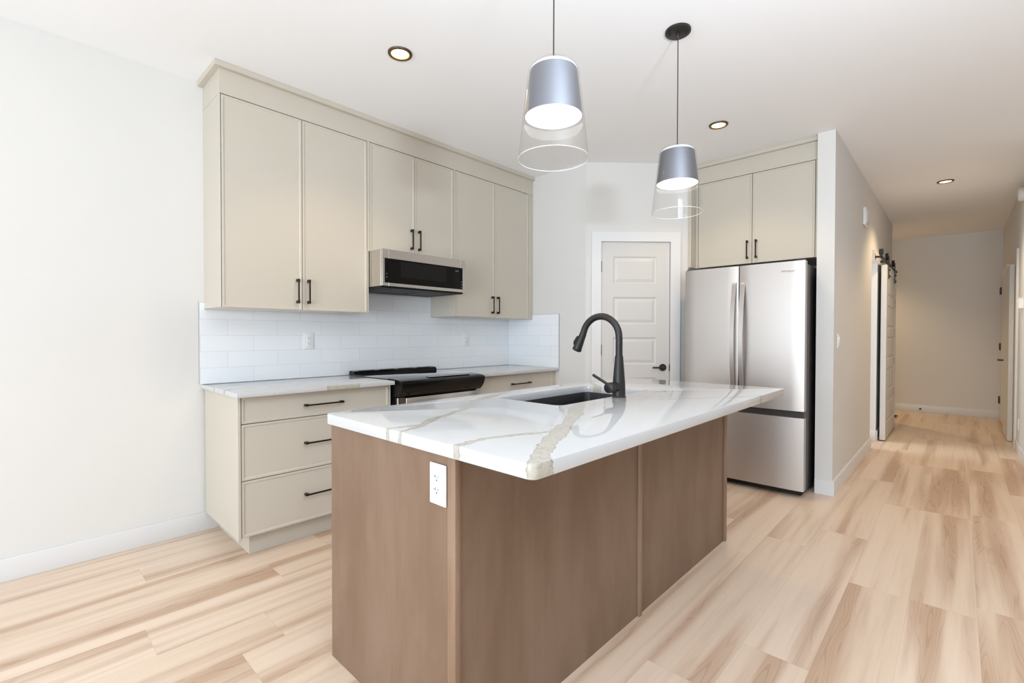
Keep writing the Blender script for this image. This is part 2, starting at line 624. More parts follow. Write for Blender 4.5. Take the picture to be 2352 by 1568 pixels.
# ------------------------------------------------------------------ the room
ZC, D = 2.782, 3.428
struct('floor', MB().box(-3.5, 10.3, -3.8, 3.6, -0.1, 0.0), M['floor'], 'pale wood-look plank floor running towards the hall', 'floor')
struct('ceiling', MB().box(-3.5, 10.3, -3.8, 3.6, ZC, ZC + 0.12), M['ceiling'], 'plain white ceiling over kitchen and hall', 'ceiling')
struct('wall_north', MB().box(-3.4, 3.71, D, D + 0.12, 0, ZC), M['wall'], 'white wall behind the range and cabinets', 'wall')
struct('wall_east', MB().box(3.59, 3.71, 2.462, D, 0, ZC), M['wall'], 'short white return wall at the right end of the counter', 'wall')

# diagonal pantry wall, t along it from its left corner
PA = Vector((3.5900, 2.4620, 0))
SQ = math.sqrt(0.5)


def T_diag(off=0.0):
    return lambda u, v, w: Vector((PA.x + u * SQ - (w + off) * SQ, PA.y - u * SQ - (w + off) * SQ, v))


mb = MB()
Td = T_diag()
for (a, b, c, d) in ((0.0, 0.135, 0, ZC), (0.775, 0.93, 0, ZC), (0.135, 0.775, 2.075, ZC)):
    mb.prism([(a, c), (b, c), (b, d), (a, d)], -0.10, 0.0, Td)
struct('wall_pantry', mb, M['wall'], 'white diagonal corner wall around the pantry door', 'wall')

mb = MB()
mb.box(4.252, 4.37, 1.80, 1.92, 0, ZC).box(4.37, 5.07, 1.80, 1.92, 0, ZC)
struct('wall_niche', mb, M['wall'], 'white side wall left of the refrigerator', 'wall')
struct('wall_niche_back', MB().box(4.95, 5.07, 0.80, 1.80, 0, ZC), M['wall'], 'white wall behind the refrigerator', 'wall')
mb = MB().box(4.30, 6.40, 0.689, 0.805, 0, ZC).box(6.40, 6.91, 0.689, 0.805, 2.06, ZC).box(6.91, 8.53, 0.689, 0.805, 0, ZC)
struct('wall_hall_left', mb, M['wall'], 'white hall wall running from the refrigerator to the entry', 'wall')
struct('wall_foyer', MB().box(8.41, 8.53, 0.805, 2.4, 0, ZC), M['wall'], 'white wall of the entry beyond the sliding door', 'wall')
struct('wall_foyer_left', MB().box(8.41, 10.2, 2.4, 2.52, 0, ZC), M['wall'], 'white left wall of the entry', 'wall')
struct('wall_hall_end', MB().box(10.015, 10.15, -0.6, 2.52, 0, ZC), M['wall'], 'white wall closing the far end of the hall', 'wall')
struct('wall_hall_right', MB().box(5.6, 10.15, -0.60, -0.469, 0, ZC), M['wall'], 'white right hand wall of the hall', 'wall')
mb = MB().box(6.91, 7.03, 0.805, 2.6, 0, ZC)
struct('wall_side_room', mb, M['wall'], 'white wall seen through the sliding door opening', 'wall')
mb = MB().box(5.2, 7.03, 2.6, 2.7, 0, ZC).box(5.2, 5.3, 0.805, 2.6, 0, ZC)
struct('wall_side_room_back', mb, M['wall'], 'white back wall of the small side room', 'wall')

# walls behind the camera, with window openings
mb = MB()
X0, X1 = -3.52, -3.40
for y0, y1, z0, z1 in ((3.25, 3.6, 0, ZC), (2.45, 3.25, 0, 0.5), (2.45, 3.25, 2.06, ZC), (1.55, 2.45, 0, ZC), (-0.95, 1.55, 0, 0.1), (-0.95, 1.55, 2.28, ZC), (-3.8, -0.95, 0, ZC)):
    mb.box(X0, X1, y0, y1, z0, z1)
struct('wall_west', mb, M['wall'], 'white window wall of the living area', 'wall')
struct('wall_south', MB().box(-3.5, 5.72, -3.8, -3.68, 0, ZC), M['wall'], 'white wall of the dining side', 'wall')
struct('wall_dining', MB().box(5.6, 5.72, -3.68, -0.60, 0, ZC), M['wall'], 'white wall between dining side and hall', 'wall')


def window(name, box, axis, label):
    r = thing(name, label, 'window', ((box[0] + box[1]) / 2, (box[2] + box[3]) / 2, box[4]), kind='structure')
    x0, x1, y0, y1, z0, z1 = box
    f = 0.05
    m_ = MB()
    if axis == 'x':
        m_.box(x0, x1, y0, y0 + f, z0, z1).box(x0, x1, y1 - f, y1, z0, z1).box(x0, x1, y0 + f, y1 - f, z0, z0 + f).box(x0, x1, y0 + f, y1 - f, z1 - f, z1)
        ym = (y0 + y1) / 2
        m_.box(x0, x1, ym - 0.03, ym + 0.03, z0 + f, z1 - f)
    else:
        m_.box(x0, x0 + f, y0, y1, z0, z1).box(x1 - f, x1, y0, y1, z0, z1).box(x0 + f, x1 - f, y0, y1, z0, z0 + f).box(x0 + f, x1 - f, y0, y1, z1 - f, z1)
        xm = (x0 + x1) / 2
        m_.box(xm - 0.03, xm + 0.03, y0, y1, z0 + f, z1 - f)
    m_.build('window_frame', M['trim'], r)


window('window_1', (-3.47, -3.42, 2.45, 3.25, 0.5, 2.06), 'x', 'white framed window of the living area')
window('window_2', (-3.47, -3.42, -0.95, 1.55, 0.1, 2.28), 'x', 'wide white framed patio window')


def baseboard(name, poly_boxes, label):
    m_ = MB()
    for b in poly_boxes:
        m_.box(*b, bev=0.003)
    struct(name, m_, M['trim'], label, 'baseboard')


BH = 0.115
baseboard('baseboard_north', [(-3.4, 0.93, D - 0.014, D, 0, BH)], 'white baseboard under the blank wall left of the cabinets')
mb = MB()
mb.prism([(4.286, 0.803), (4.286, 0.675), (6.40, 0.675), (6.40, 0.6888), (4.2998, 0.6888), (4.2998, 0.803)], 0.0, BH, lambda u, v, w: Vector((u, v, w)))
mb.box(6.92, 8.53, 0.675, 0.6888, 0, BH)
struct('baseboard_hall_left', mb, M['trim'], 'white baseboard along the left hall wall', 'baseboard')
baseboard('baseboard_side_room', [(6.896, 6.91, 0.689, 2.6, 0, BH)], 'white baseboard seen through the sliding door opening')
baseboard('baseboard_hall_end', [(10.0, 10.0148, -0.4685, 2.4, 0, BH)], 'white baseboard at the far end of the hall')
baseboard('baseboard_hall_right', [(5.6, 7.42, -0.469, -0.455, 0, BH), (8.72, 8.86, -0.469, -0.455, 0, BH)], 'white baseboard along the right hall wall')
mb = MB()
mb.prism([(0.0, 0), (0.06, 0), (0.06, BH), (0.0, BH)], 0.0, 0.014, Td)
mb.prism([(0.865, 0), (0.93, 0), (0.93, BH), (0.865, BH)], 0.0, 0.014, Td)
struct('baseboard_pantry', mb, M['trim'], 'white baseboard beside the pantry door', 'baseboard')

# pantry door casing and door
mb = MB()
for (a, b, c, d) in ((0.052, 0.138, 0, 2.157), (0.772, 0.862, 0, 2.157), (0.138, 0.772, 2.070, 2.157)):
    mb.prism([(a, c), (b, c), (b, d), (a, d)], 0.0, 0.017, Td)
struct('trim_1', mb, M['trim'], 'flat white casing around the pantry door', 'door casing')

dr = thing('door_1', 'white five panel pantry door with black lever', 'door', tuple(Td(0.455, 0, 0)), kind='structure')
mb = MB()
pans = [(0.252, 0.648, a, a + 0.246) for a in (0.225, 0.590, 0.957, 1.322, 1.690)]
raised_door(mb, T_diag(-0.036), 0.142, 0.768, 0.012, 2.066, 0.034, pans)
mb.build('door_panel', M['door'], dr, smooth=False)
for z0 in (0.25, 1.040, 1.794):
    m_ = MB()
    m_.prism([(0.1365, z0), (0.1455, z0), (0.1455, z0 + 0.098), (0.1365, z0 + 0.098)], -0.006, 0.006, Td)
    m_.build('hinge', M['black'], dr)
hx = 0.708
m_ = MB()
c0 = Td(hx, 0.930, -0.002)
# rosette and lever built along the wall normal
nrm = Vector((-SQ, -SQ, 0))
m_.tube([c0, c0 + nrm * 0.008, c0 + nrm * 0.010], [0.032, 0.032, 0.030], 32)
hd = m_.build('door_handle', M['black'], dr)
m_ = MB()
m_.tube([c0 + nrm * 0.009, c0 + nrm * 0.045], [0.010, 0.010], 16)
p0 = c0 + nrm * 0.045
dirl = Vector((-SQ, SQ, 0))
m_.tube([p0 - dirl * 0.010, p0 + dirl * 0.02, p0 + dirl * 0.105], [0.009, 0.008, 0.007], 14)
m_.build('lever', M['black'], hd)
m_ = MB()
m_.prism([(0.7665, 0.897), (0.7735, 0.897), (0.7735, 0.958), (0.7665, 0.958)], -0.006, 0.005, Td)
m_.build('latch_plate', M['black'], dr)

# ------------------------------------------------------------------ wall cabinets
YF = 3.092          # plane of the upper doors
ZU, ZDT = 1.381, 2.607


def pull(parent, x, y, z, length, vertical=True, face='south'):
    """square bar pull: two feet and a bar; (x,y,z) = centre on the front plane"""
    m_ = MB()
    h = length / 2
    st, f, b = 0.030, 0.0065, 0.0042
    if face == 'south':
        if vertical:
            for s_ in (-1, 1):
                zc = z + s_ * (h - 0.009)
                m_.box(x - f, x + f, y - st, y, zc - 0.009, zc + 0.009, 0.001, 1)
            m_.box(x - b, x + b, y - st - 0.003, y - st + 0.006, z - h, z + h, 0.001, 1)
        else:
            for s_ in (-1, 1):
                xc = x + s_ * (h - 0.009)
                m_.box(xc - 0.009, xc + 0.009, y - st, y, z - f, z + f, 0.001, 1)
            m_.box(x - h, x + h, y - st - 0.003, y - st + 0.006, z - b, z + b, 0.001, 1)
    else:
        for s_ in (-1, 1):
            zc = z + s_ * (h - 0.009)
            m_.box(x - st, x, y - f, y + f, zc - 0.009, zc + 0.009, 0.001, 1)
        m_.box(x - st - 0.003, x - st + 0.006, y - b, y + b, z - h, z + h, 0.001, 1)
    return m_.build('handle', M['bronze'], parent)


def wall_cabinet(label, x0, x1, z0, z1, stiles, doors, hz):
    r = thing('wall_cabinet', label, 'cabinet', ((x0 + x1) / 2, D, z0), 'upper kitchen cabinets on the tiled wall')
    m_ = MB()
    m_.box(x0, x1, YF + 0.021, D - 0.0005, z0 + 0.002, z1)
    for a, b in stiles:
        m_.box(a, b, YF, YF + 0.022, z0, z1, 0.0008, 1)
    m_.build('body', M['cab'], r)
    m_ = MB()
    m_.box(x0 + 0.015, x1 - 0.015, YF + 0.03, D - 0.012, z0 - 0.0005, z0 + 0.0015)
    m_.build('bottom_panel', M['cab_in'], r)
    for i, (a, b) in enumerate(doors):
        m_ = MB()
        panel_front(m_, T_south(YF + 0.020), a + 0.0006, b - 0.0006, z0 + 0.001, z1 - 0.003, 0.020)
        d_ = m_.build('door', M['cab'], r, smooth=False)
        hx_ = b - 0.034 if i == 0 else a + 0.034
        pull(d_, hx_, YF, hz, 0.155)
    return r


wall_cabinet('tall greige double door wall cabinet, leftmost of the upper row', 0.841, 1.782, ZU, ZDT, [(0.841, 0.8455), (1.7735, 1.782)], [(0.848, 1.3085), (1.311, 1.771)], 1.502)
wall_cabinet('short greige double door wall cabinet directly above the microwave', 1.7825, 2.5795, 1.826, ZDT, [(1.7825, 1.7925), (2.569, 2.5795)], [(1.795, 2.1795), (2.182, 2.5665)], 1.958)
wall_cabinet('greige double door wall cabinet right of the microwave', 2.580, 3.589, ZU, ZDT, [(2.580, 2.5895), (3.5235, 3.589)], [(2.592, 3.0525), (3.055, 3.521)], 1.495)

cn = thing('cabinet_cornice', 'greige frieze and crown board above the upper cabinets on the range wall', 'cornice', (2.2, YF, 2.608), 'cornices over the cabinets')
MB().box(0.841, 3.589, YF, D - 0.0005, 2.6085, 2.7495).build('frieze', M['cab'], cn)
mb = MB()
mb.box(0.812, 3.5895, 3.066, D - 0.0005, 2.750, 2.7815, 0.0015, 1)
mb.build('crown', M['cab'], cn)

# ------------------------------------------------------------------ base cabinets
YB = 2.805
b1 = thing('base_cabinet', 'greige three drawer base cabinet left of the range', 'cabinet', (1.31, D, 0), 'base cabinets under the back counter')
mb = MB()
mb.box(0.838, 1.7785, YB + 0.021, D - 0.016, 0.114, 0.887)
mb.box(0.838, 0.853, YB - 0.004, YB + 0.022, 0.108, 0.887, 0.001, 1)
mb.box(1.767, 1.7785, YB, YB + 0.022, 0.114, 0.887, 0.001, 1)
mb.build('body', M['cab'], b1)
MB().box(0.912, 1.7785, 2.869, D - 0.016, 0.0, 0.114).build('toe_kick', M['cab'], b1)
for z0, z1, hz in ((0.121, 0.4275, 0.281), (0.4305, 0.7365, 0.586), (0.7395, 0.884, 0.8085)):
    m_ = MB()
    panel_front(m_, T_south(YB + 0.020), 0.8565, 1.7645, z0, z1 - 0.001, 0.020)
    d_ = m_.build('drawer', M['cab'], b1, smooth=False)
    pull(d_, 1.311, YB, hz, 0.238, vertical=False)

b2 = thing('base_cabinet', 'greige base cabinet with drawer right of the range', 'cabinet', (3.07, D, 0), 'base cabinets under the back counter')
mb = MB()
mb.box(2.562, 3.588, YB + 0.021, D - 0.0005, 0.114, 0.887)
mb.box(2.562, 2.575, YB, YB + 0.022, 0.114, 0.887, 0.001, 1)
mb.box(3.555, 3.588, YB, YB + 0.022, 0.114, 0.887, 0.001, 1)
mb.build('body', M['cab'], b2)
MB().box(2.562, 3.588, 2.869, D - 0.0005, 0.0, 0.114).build('toe_kick', M['cab'], b2)
m_ = MB()
panel_front(m_, T_south(YB + 0.020), 2.578, 3.552, 0.7395, 0.884, 0.020)
d_ = m_.build('drawer', M['cab'], b2, smooth=False)
pull(d_, 3.09, YB, 0.8, 0.238, vertical=False)
for a, b, s_ in ((2.578, 3.0635, 1), (3.0665, 3.552, -1)):
    m_ = MB()
    panel_front(m_, T_south(YB + 0.020), a, b, 0.121, 0.7365, 0.020)
    d_ = m_.build('door', M['cab'], b2, smooth=False)
    pull(d_, (b - 0.034) if s_ > 0 else (a + 0.034), YB, 0.62, 0.155)

r_ = 0.012
outer = rrect(0.818, 1.7785, 2.750, D - 0.0005, 0.004, 0)
o = slab(outer, None, 0.8885, 0.914).build('countertop', M['quartz_back'])
tag(o, 'white veined quartz countertop left of the range', 'countertop', 'back counter tops')
outer = rrect(2.562, 3.5895, 2.757, D - 0.0005, 0.004, 0)
o = slab(outer, None, 0.8885, 0.914).build('countertop', M['quartz_back'])
tag(o, 'white veined quartz countertop right of the range, in the corner', 'countertop', 'back counter tops')

bs = thing('tile_backsplash', 'glossy white subway tile backsplash between counter and upper cabinets', 'backsplash', (2.2, D, 0.914))
mb = MB()
mb.box(0.810, 1.7825, D - 0.009, D - 0.0002, 0.9145, 1.3805)
mb.box(0.810, 0.8405, D - 0.009, D - 0.0002, 1.3805, 1.4225)
mb.box(1.7825, 2.5795, D - 0.009, D - 0.0002, 0.9145, 1.8235)
mb.box(2.5795, 3.5805, D - 0.009, D - 0.0002, 0.9145, 1.3805)
mb.build('back_tiles', M['tile'], bs)
mb = MB()
mb.box(3.5815, 3.5898, 2.760, D - 0.009, 0.9145, 1.3805)
mb.box(3.5815, 3.5898, 2.760, 3.090, 1.3805, 1.4245)
mb.build('return_tiles', M['tile_y'], bs)
mb = MB()
mb.box(3.5805, 3.5898, 2.7575, 2.7605, 0.9145, 1.4255)
mb.box(3.5805, 3.5898, 2.7605, 3.090, 1.4245, 1.4260)
mt = mat('grey_edge_trim', (0.42, 0.41, 0.40, 1), 0.4)
mb.build('edge_trim', mt, bs)
MB().box(0.808, 0.810, D - 0.010, D - 0.0002, 0.9145, 1.4240).build('edge_trim', mt, bs)


# ------------------------------------------------------------------ outlets and switches (built facing -Y around the origin)
def outlet(label, loc, rz=0.0, group='duplex outlets', wd=0.072, ht=0.117, decora=True):
    r = thing('wall_outlet', label, 'outlet', loc, group)
    r.rotation_euler = (0, 0, rz)
    MB().box(-wd / 2, wd / 2, -0.006, 0, -ht / 2, ht / 2, 0.0022, 2).build('cover_plate', M['plate'], r, local=True)
    rc = MB().box(-0.0165, 0.0165, -0.0085, -0.005, -0.034, 0.034, 0.0012, 2).build('receptacle', M['plate'], r, local=True)
    for zc in (0.018, -0.018):
        m_ = MB()
        m_.box(-0.0078, -0.0058, -0.0089, -0.008, zc + 0.000, zc + 0.009)
        m_.box(-0.0105, -0.0078, -0.0089, -0.008, zc + 0.0035, zc + 0.0055)
        m_.box(0.0060, 0.0078, -0.0089, -0.008, zc + 0.001, zc + 0.008)
        m_.lathe([(0.0001, -0.0089), (0.0024, -0.0089), (0.0024, -0.008)], (0, 0, zc - 0.006), axis='y', seg=14)
        m_.build('socket_slots', M['slot'], rc, local=True)
    for zc in (0.0485, -0.0485):
        MB().lathe([(0.0001, -0.0068), (0.003, -0.0066), (0.003, -0.005)], (0, 0, zc), axis='y', seg=14).build('screw', M['plate'], r, local=True)
    return r


outlet('white outlet on the tiles left of the range', (1.489, D - 0.009, 1.178), 0)
outlet('white outlet on the tiles right of the range under the cabinet', (2.992, D - 0.009, 1.173), 0)

# ------------------------------------------------------------------ microwave hood
mw = thing('microwave', 'stainless low profile microwave hood above the range', 'microwave', (2.167, D, 1.556))
MB().box(1.786, 2.548, 2.940, D - 0.010, 1.5665, 1.8245, 0.0015, 1).build('body', M['steel_h'], mw)
T = T_south(2.940)


def frame_poly(m_, u0, u1, v0, v1, gu0, gu1, gv0, gv1, t0, t1):
    m_.box(u0, u1, 2.94 - t1, 2.94 - t0, gv1, v1, 0.0008, 1)
    m_.box(u0, u1, 2.94 - t1, 2.94 - t0, v0, gv0, 0.0008, 1)
    if gu0 > u0:
        m_.box(u0, gu0, 2.94 - t1, 2.94 - t0, gv0, gv1, 0.0008, 1)
    if gu1 < u1:
        m_.box(gu1, u1, 2.94 - t1, 2.94 - t0, gv0, gv1, 0.0008, 1)


mb = MB()
frame_poly(mb, 1.786, 1.8375, 1.5665, 1.8245, 1.806, 1.8375, 1.590, 1.760, 0.0, 0.021)
mb.build('front_frame', M['steel_h'], mw)
mb = MB()
frame_poly(mb, 2.4945, 2.548, 1.5665, 1.8245, 2.4945, 2.523, 1.590, 1.760, 0.0, 0.021)
mb.build('front_frame', M['steel_h'], mw)
md = None
mb = MB()
mb.box(1.8385, 2.4935, 2.919, 2.94, 1.760, 1.8245, 0.0008, 1).box(1.8385, 2.4935, 2.919, 2.94, 1.5665, 1.590, 0.0008, 1)
md = mb.build('door', M['steel_h'], mw)
MB().box(1.8385, 2.4935, 2.9185, 2.936, 1.590, 1.760).build('door_glass', M['dark_glass'], md)
MB().box(1.934, 2.352, 2.9178, 2.9188, 1.636, 1.748).build('window', M['window_glass'], md)
mb = MB()
for i, (a, b) in enumerate((((0, 1), (0.25, 0)), ((0.25, 0), (0.4, 0.6)), ((0.4, 0.6), (0.55, 1)), ((0.55, 1), (0.7, 0)), ((0.7, 0), (1, 1)), ((0.05, 0.0), (0.05, 1.0)))):
    p = [(2.446 + q[0] * 0.032, 2.9174, 1.726 + q[1] * 0.012) for q in (a, b)]
    mb.tube(p, 0.0008, 6)
mb.build('display', M['lcd'], md)
for a, b in ((1.806, 1.8375), (2.4945, 2.518)):
    MB().box(a, b, 2.9195, 2.936, 1.590, 1.760).build('glass_side_panel', M['dark_glass'], mw)
mbt = mat('pale_button_print', (0.22, 0.22, 0.22, 1), 0.5)
for z_ in (1.652, 1.628):
    MB().lathe([(0.0001, 2.9188), (0.0035, 2.9188), (0.0035, 2.9195)], (1.822, 0, z_), axis='y', seg=12).build('button', mbt, mw)
for z_ in (1.648, 1.626, 1.603):
    MB().box(2.503, 2.510, 2.9188, 2.9196, z_ - 0.004, z_ + 0.004).build('button', mbt, mw)
MB().box(2.518, 2.523, 2.914, 2.936, 1.590, 1.760, 0.0008, 1).build('edge_glint_strip', M['steel'], mw)  # added strip standing in for the bright reflection on the glass edge
mb = MB().box(1.79, 2.544, 2.945, D - 0.012, 1.5555, 1.5665, 0.001, 1)
un = mb.build('underside', M['under'], mw)
for a, b in ((1.84, 2.13), (2.20, 2.49)):
    MB().box(a, b, 3.02, 3.30, 1.5535, 1.5556).build('filter', M['filter'], un)
MB().box(1.90, 2.43, 2.965, 2.99, 1.5538, 1.5556).build('lamp_strip', M['vent'], un)

# ------------------------------------------------------------------ range
rg = thing('range', 'black and stainless slide-in electric range between the base cabinets', 'range', (2.17, 3.1, 0))
MB().box(1.795, 2.545, 2.79, 3.40, 0.03, 0.905).build('body', M['gloss_black'], rg)
mb = MB()
prof = [(2.85, 0.9145), (2.85, 0.9215), (2.79, 0.921), (2.735, 0.916), (2.700, 0.909), (2.688, 0.903), (2.6865, 0.893), (2.690, 0.872), (2.700, 0.848), (2.716, 0.826), (2.732, 0.810), (2.740, 0.803), (2.79, 0.803), (2.79, 0.9145)]
mb.prism(prof, 1.795, 2.548, lambda u, v, w: Vector((w, u, v)))
cp = mb.build('control_panel', M['gloss_black'], rg, angle=50)
MB().box(2.06, 2.44, 2.742, 2.790, 0.9185, 0.9225).build('touch_strip', M['dark_glass'], cp)
mb = MB().box(1.785, 2.557, 2.85, 3.335, 0.9145, 0.9205, 0.002, 2)
ck = mb.build('cooktop', M['cooktop'], rg)
mb = MB()
mb.prism([(3.330, 0.915), (3.330, 0.928), (3.345, 0.943), (3.395, 0.948), (3.408, 0.940), (3.408, 0.915)], 1.797, 2.575, lambda u, v, w: Vector((w, u, v)))
vt = mb.build('vent_trim', M['gloss_black'], rg)
for i in range(4):
    a = 1.85 + i * 0.18
    MB().box(a, a + 0.13, 3.352, 3.368, 0.9435, 0.9465).build('vent_slot', M['slot'], vt)
od = MB().box(1.866, 2.535, 2.748, 2.789, 0.215, 0.790, 0.003, 2).build('oven_door', M['steel_h'], rg)
MB().box(1.95, 2.45, 2.7465, 2.7485, 0.33, 0.62).build('oven_window', M['dark_glass'], od)
mb = MB()
mb.tube([(1.90, 2.695, 0.735), (2.50, 2.695, 0.735)], 0.011, 16).box(1.91, 1.93, 2.695, 2.749, 0.725, 0.745).box(2.47, 2.49, 2.695, 2.749, 0.725, 0.745)
mb.build('handle', M['steel'], od)
MB().box(1.803, 1.862, 2.755, 2.789, 0.215, 0.796, 0.002, 1).build('side_strip', M['steel_h'], rg)
MB().box(1.803, 2.537, 2.755, 2.789, 0.06, 0.205, 0.003, 2).build('storage_drawer', M['steel_h'], rg)
MB().box(1.82, 2.52, 2.83, 3.38, 0.0, 0.03).build('plinth', M['rubber'], rg)

# ------------------------------------------------------------------ island
IX0, IX1, IY0, IY1, IZ0, IZ1 = 0.8206, 2.979, 0.7043, 1.742, 0.8878, 0.926
isl = thing('kitchen_island', 'brown stained wood kitchen island under the white quartz top', 'island', (1.88, 1.36, 0))
BX0, BX1, BY0, BY1 = 0.836, 2.925, 1.0005, 1.728
MB().box(BX0 + 0.0015, BX0 + 0.019, BY0 + 0.0355, BY1, 0, IZ0, 0.0008, 1).build('end_panel', M['wood3'], isl)
MB().box(BX0 - 0.001, BX0 + 0.019, BY0 - 0.002, BY0 + 0.0335, 0, IZ0, 0.0025, 2).build('corner_post', M['wood'], isl)
MB().box(BX0 + 0.0215, 1.8645, BY0 + 0.005, BY0 + 0.024, 0, IZ0, 0.0008, 1).build('back_panel', M['wood2'], isl)
MB().box(1.8875, BX1 - 0.0215, BY0 + 0.005, BY0 + 0.024, 0, IZ0, 0.0008, 1).build('back_panel', M['wood2'], isl)
MB().box(1.866, 1.886, BY0 - 0.007, BY0 + 0.024, 0, IZ0, 0.0015, 2).build('batten', M['wood'], isl)
MB().box(BX1 - 0.020, BX1, BY0 - 0.007, BY0 + 0.024, 0, IZ0, 0.0015, 2).build('batten', M['wood'], isl)
MB().box(BX1 - 0.019, BX1, BY0 + 0.0245, BY1, 0, IZ0, 0.0008, 1).build('end_panel', M['wood3'], isl)
MB().box(BX0 + 0.0195, BX1 - 0.0195, BY1 - 0.09, BY1 - 0.072, 0.0, 0.11).build('toe_kick', M['wood2'], isl)
MB().box(BX0 + 0.0195, BX1 - 0.0195, BY1 - 0.040, BY1 - 0.022, 0.11, IZ0).build('front_frame', M['wood2'], isl)


def T_north(y):
    return lambda u, v, w: Vector((u, y + w, v))


for i in range(4):
    a = BX0 + 0.025 + i * 0.51
    m_ = MB()
    panel_front(m_, T_north(BY1 - 0.022), a, a + 0.506, 0.115, 0.872, 0.020)
    m_.build('door', M['wood2'], isl, smooth=False)

outer = rrect(IX0, IX1, IY0, IY1, 0.022, 0, 6)
hole = rrect(1.588, 2.338, 1.2185, 1.600, 0.035, 0, 6)
o = slab(outer, hole, IZ0, IZ1, 0.0025).build('island_countertop', M['quartz_island'])
tag(o, 'white quartz island top with bold grey veins and a sink cutout', 'countertop')

# sink
sk = thing('kitchen_sink', 'black undermount sink set into the island top', 'sink', (1.963, 1.41, 0.66))
mb = MB()
def rr_(i, z, r):
    return rrect(1.588 - i, 2.338 + i, 1.2185 - i, 1.600 + i, r, z, 6)
L = mb.ring([rr_(0.022, IZ0 - 0.0105, 0.05), rr_(0.022, IZ0 - 0.0005, 0.05), rr_(0.004, IZ0 - 0.0005, 0.038), rr_(0.002, IZ0 - 0.006, 0.036), rr_(-0.004, 0.695, 0.035), rr_(-0.030, 0.672, 0.03), rr_(-0.16, 0.668, 0.02)])
mb.bm.faces.new(L[-1])
L2 = mb.ring([rr_(0.022, IZ0 - 0.0105, 0.05), rr_(0.012, IZ0 - 0.0105, 0.045), rr_(0.008, 0.690, 0.04), rr_(-0.03, 0.658, 0.03)])
mb.bm.faces.new(L2[-1])
bmesh.ops.remove_doubles(mb.bm, verts=mb.bm.verts[:], dist=1e-5)
mb.build('basin', M['sink'], sk)
MB().lathe([(0.0001, 0.671), (0.03, 0.671), (0.045, 0.673), (0.05, 0.669)], (1.963, 1.42, 0), seg=32).build('drain', M['steel'], sk)

# faucet
FX, FY = 2.013, 1.187
fc = thing('kitchen_faucet', 'tall matte black pull-down faucet beside the island sink', 'faucet', (FX, FY, IZ1))
mb = MB().lathe([(0.0335, IZ1 + 0.0002), (0.0335, IZ1 + 0.004), (0.031, IZ1 + 0.007), (0.0300, IZ1 + 0.06), (0.0255, IZ1 + 0.12), (0.0195, IZ1 + 0.192), (0.0185, IZ1 + 0.199)], (FX, FY, 0), seg=36)
mb.build('body', M['black'], fc)
sp = [(FX, FY, IZ1 + 0.198), (FX, FY, 1.20), (FX, FY, 1.235)]
R_ = 0.104
cy, cz = FY + R_, 1.212
for i in range(1, 17):
    a = math.radians(180 - i * 10.3)
    sp.append((FX, cy + R_ * math.cos(a), cz + 0.0 + R_ * math.sin(a)))
e = Vector(sp[-1])
tdir = (e - Vector(sp[-2])).normalized()
sp.append(tuple(e + tdir * 0.012))
sp[1] = (FX, FY, 1.17)
sp[2] = (FX, FY, 1.205)
mb = MB().tube(sp, 0.0165, 20)
mb.build('spout', M['black'], fc, angle=60)
h0 = Vector(sp[-1])
tdir = (tdir + Vector((0, 0.10, 0))).normalized()
mb = MB().tube([h0 - tdir * 0.004, h0 + tdir * 0.002, h0 + tdir * 0.02, h0 + tdir * 0.075, h0 + tdir * 0.088, h0 + tdir * 0.092], [0.0170, 0.0178, 0.0182, 0.0225, 0.0245, 0.0225], 24)
hdn = mb.build('spray_head', M['black'], fc, angle=50)
bn = Vector((-1, 0, 0))
bdir = Vector((-0.35, 0.94, 0)).normalized()
bdir = (bdir - tdir * bdir.dot(tdir)).normalized()
mb = MB()
mb.tube([h0 + tdir * 0.018 + bdir * 0.015, h0 + tdir * 0.026 + bdir * 0.0195, h0 + tdir * 0.055 + bdir * 0.0235, h0 + tdir * 0.070 + bdir * 0.0225], [0.004, 0.0075, 0.0085, 0.005], 14)
mb.build('spray_button', M['rubber'], hdn)
vz = IZ1 + 0.050
mb = MB().tube([(FX - 0.005, FY, vz), (FX - 0.052, FY + 0.002, vz)], 0.0235, 28)
vb = mb.build('valve_body', M['black'], fc, angle=50)
mb = MB().tube([(FX - 0.053, FY + 0.002, vz), (FX - 0.056, FY + 0.002, vz), (FX - 0.088, FY + 0.004, vz), (FX - 0.091, FY + 0.004, vz)], [0.0215, 0.0250, 0.0250, 0.0225], 28)
lk = mb.build('valve_cap', M['black'], fc, angle=50)
ld = Vector((-0.12, 0.86, 0.46)).normalized()
q0 = Vector((FX - 0.070, FY + 0.012, vz + 0.012))
mb = MB().tube([q0, q0 + ld * 0.090, q0 + ld * 0.094], [0.0062, 0.0068, 0.0058], 16)
mb.build('lever', M['black'], lk)

ot = outlet('white outlet on the wooden end panel of the island', (BX0 - 0.0005, 1.070, 0.800), -math.pi / 2)

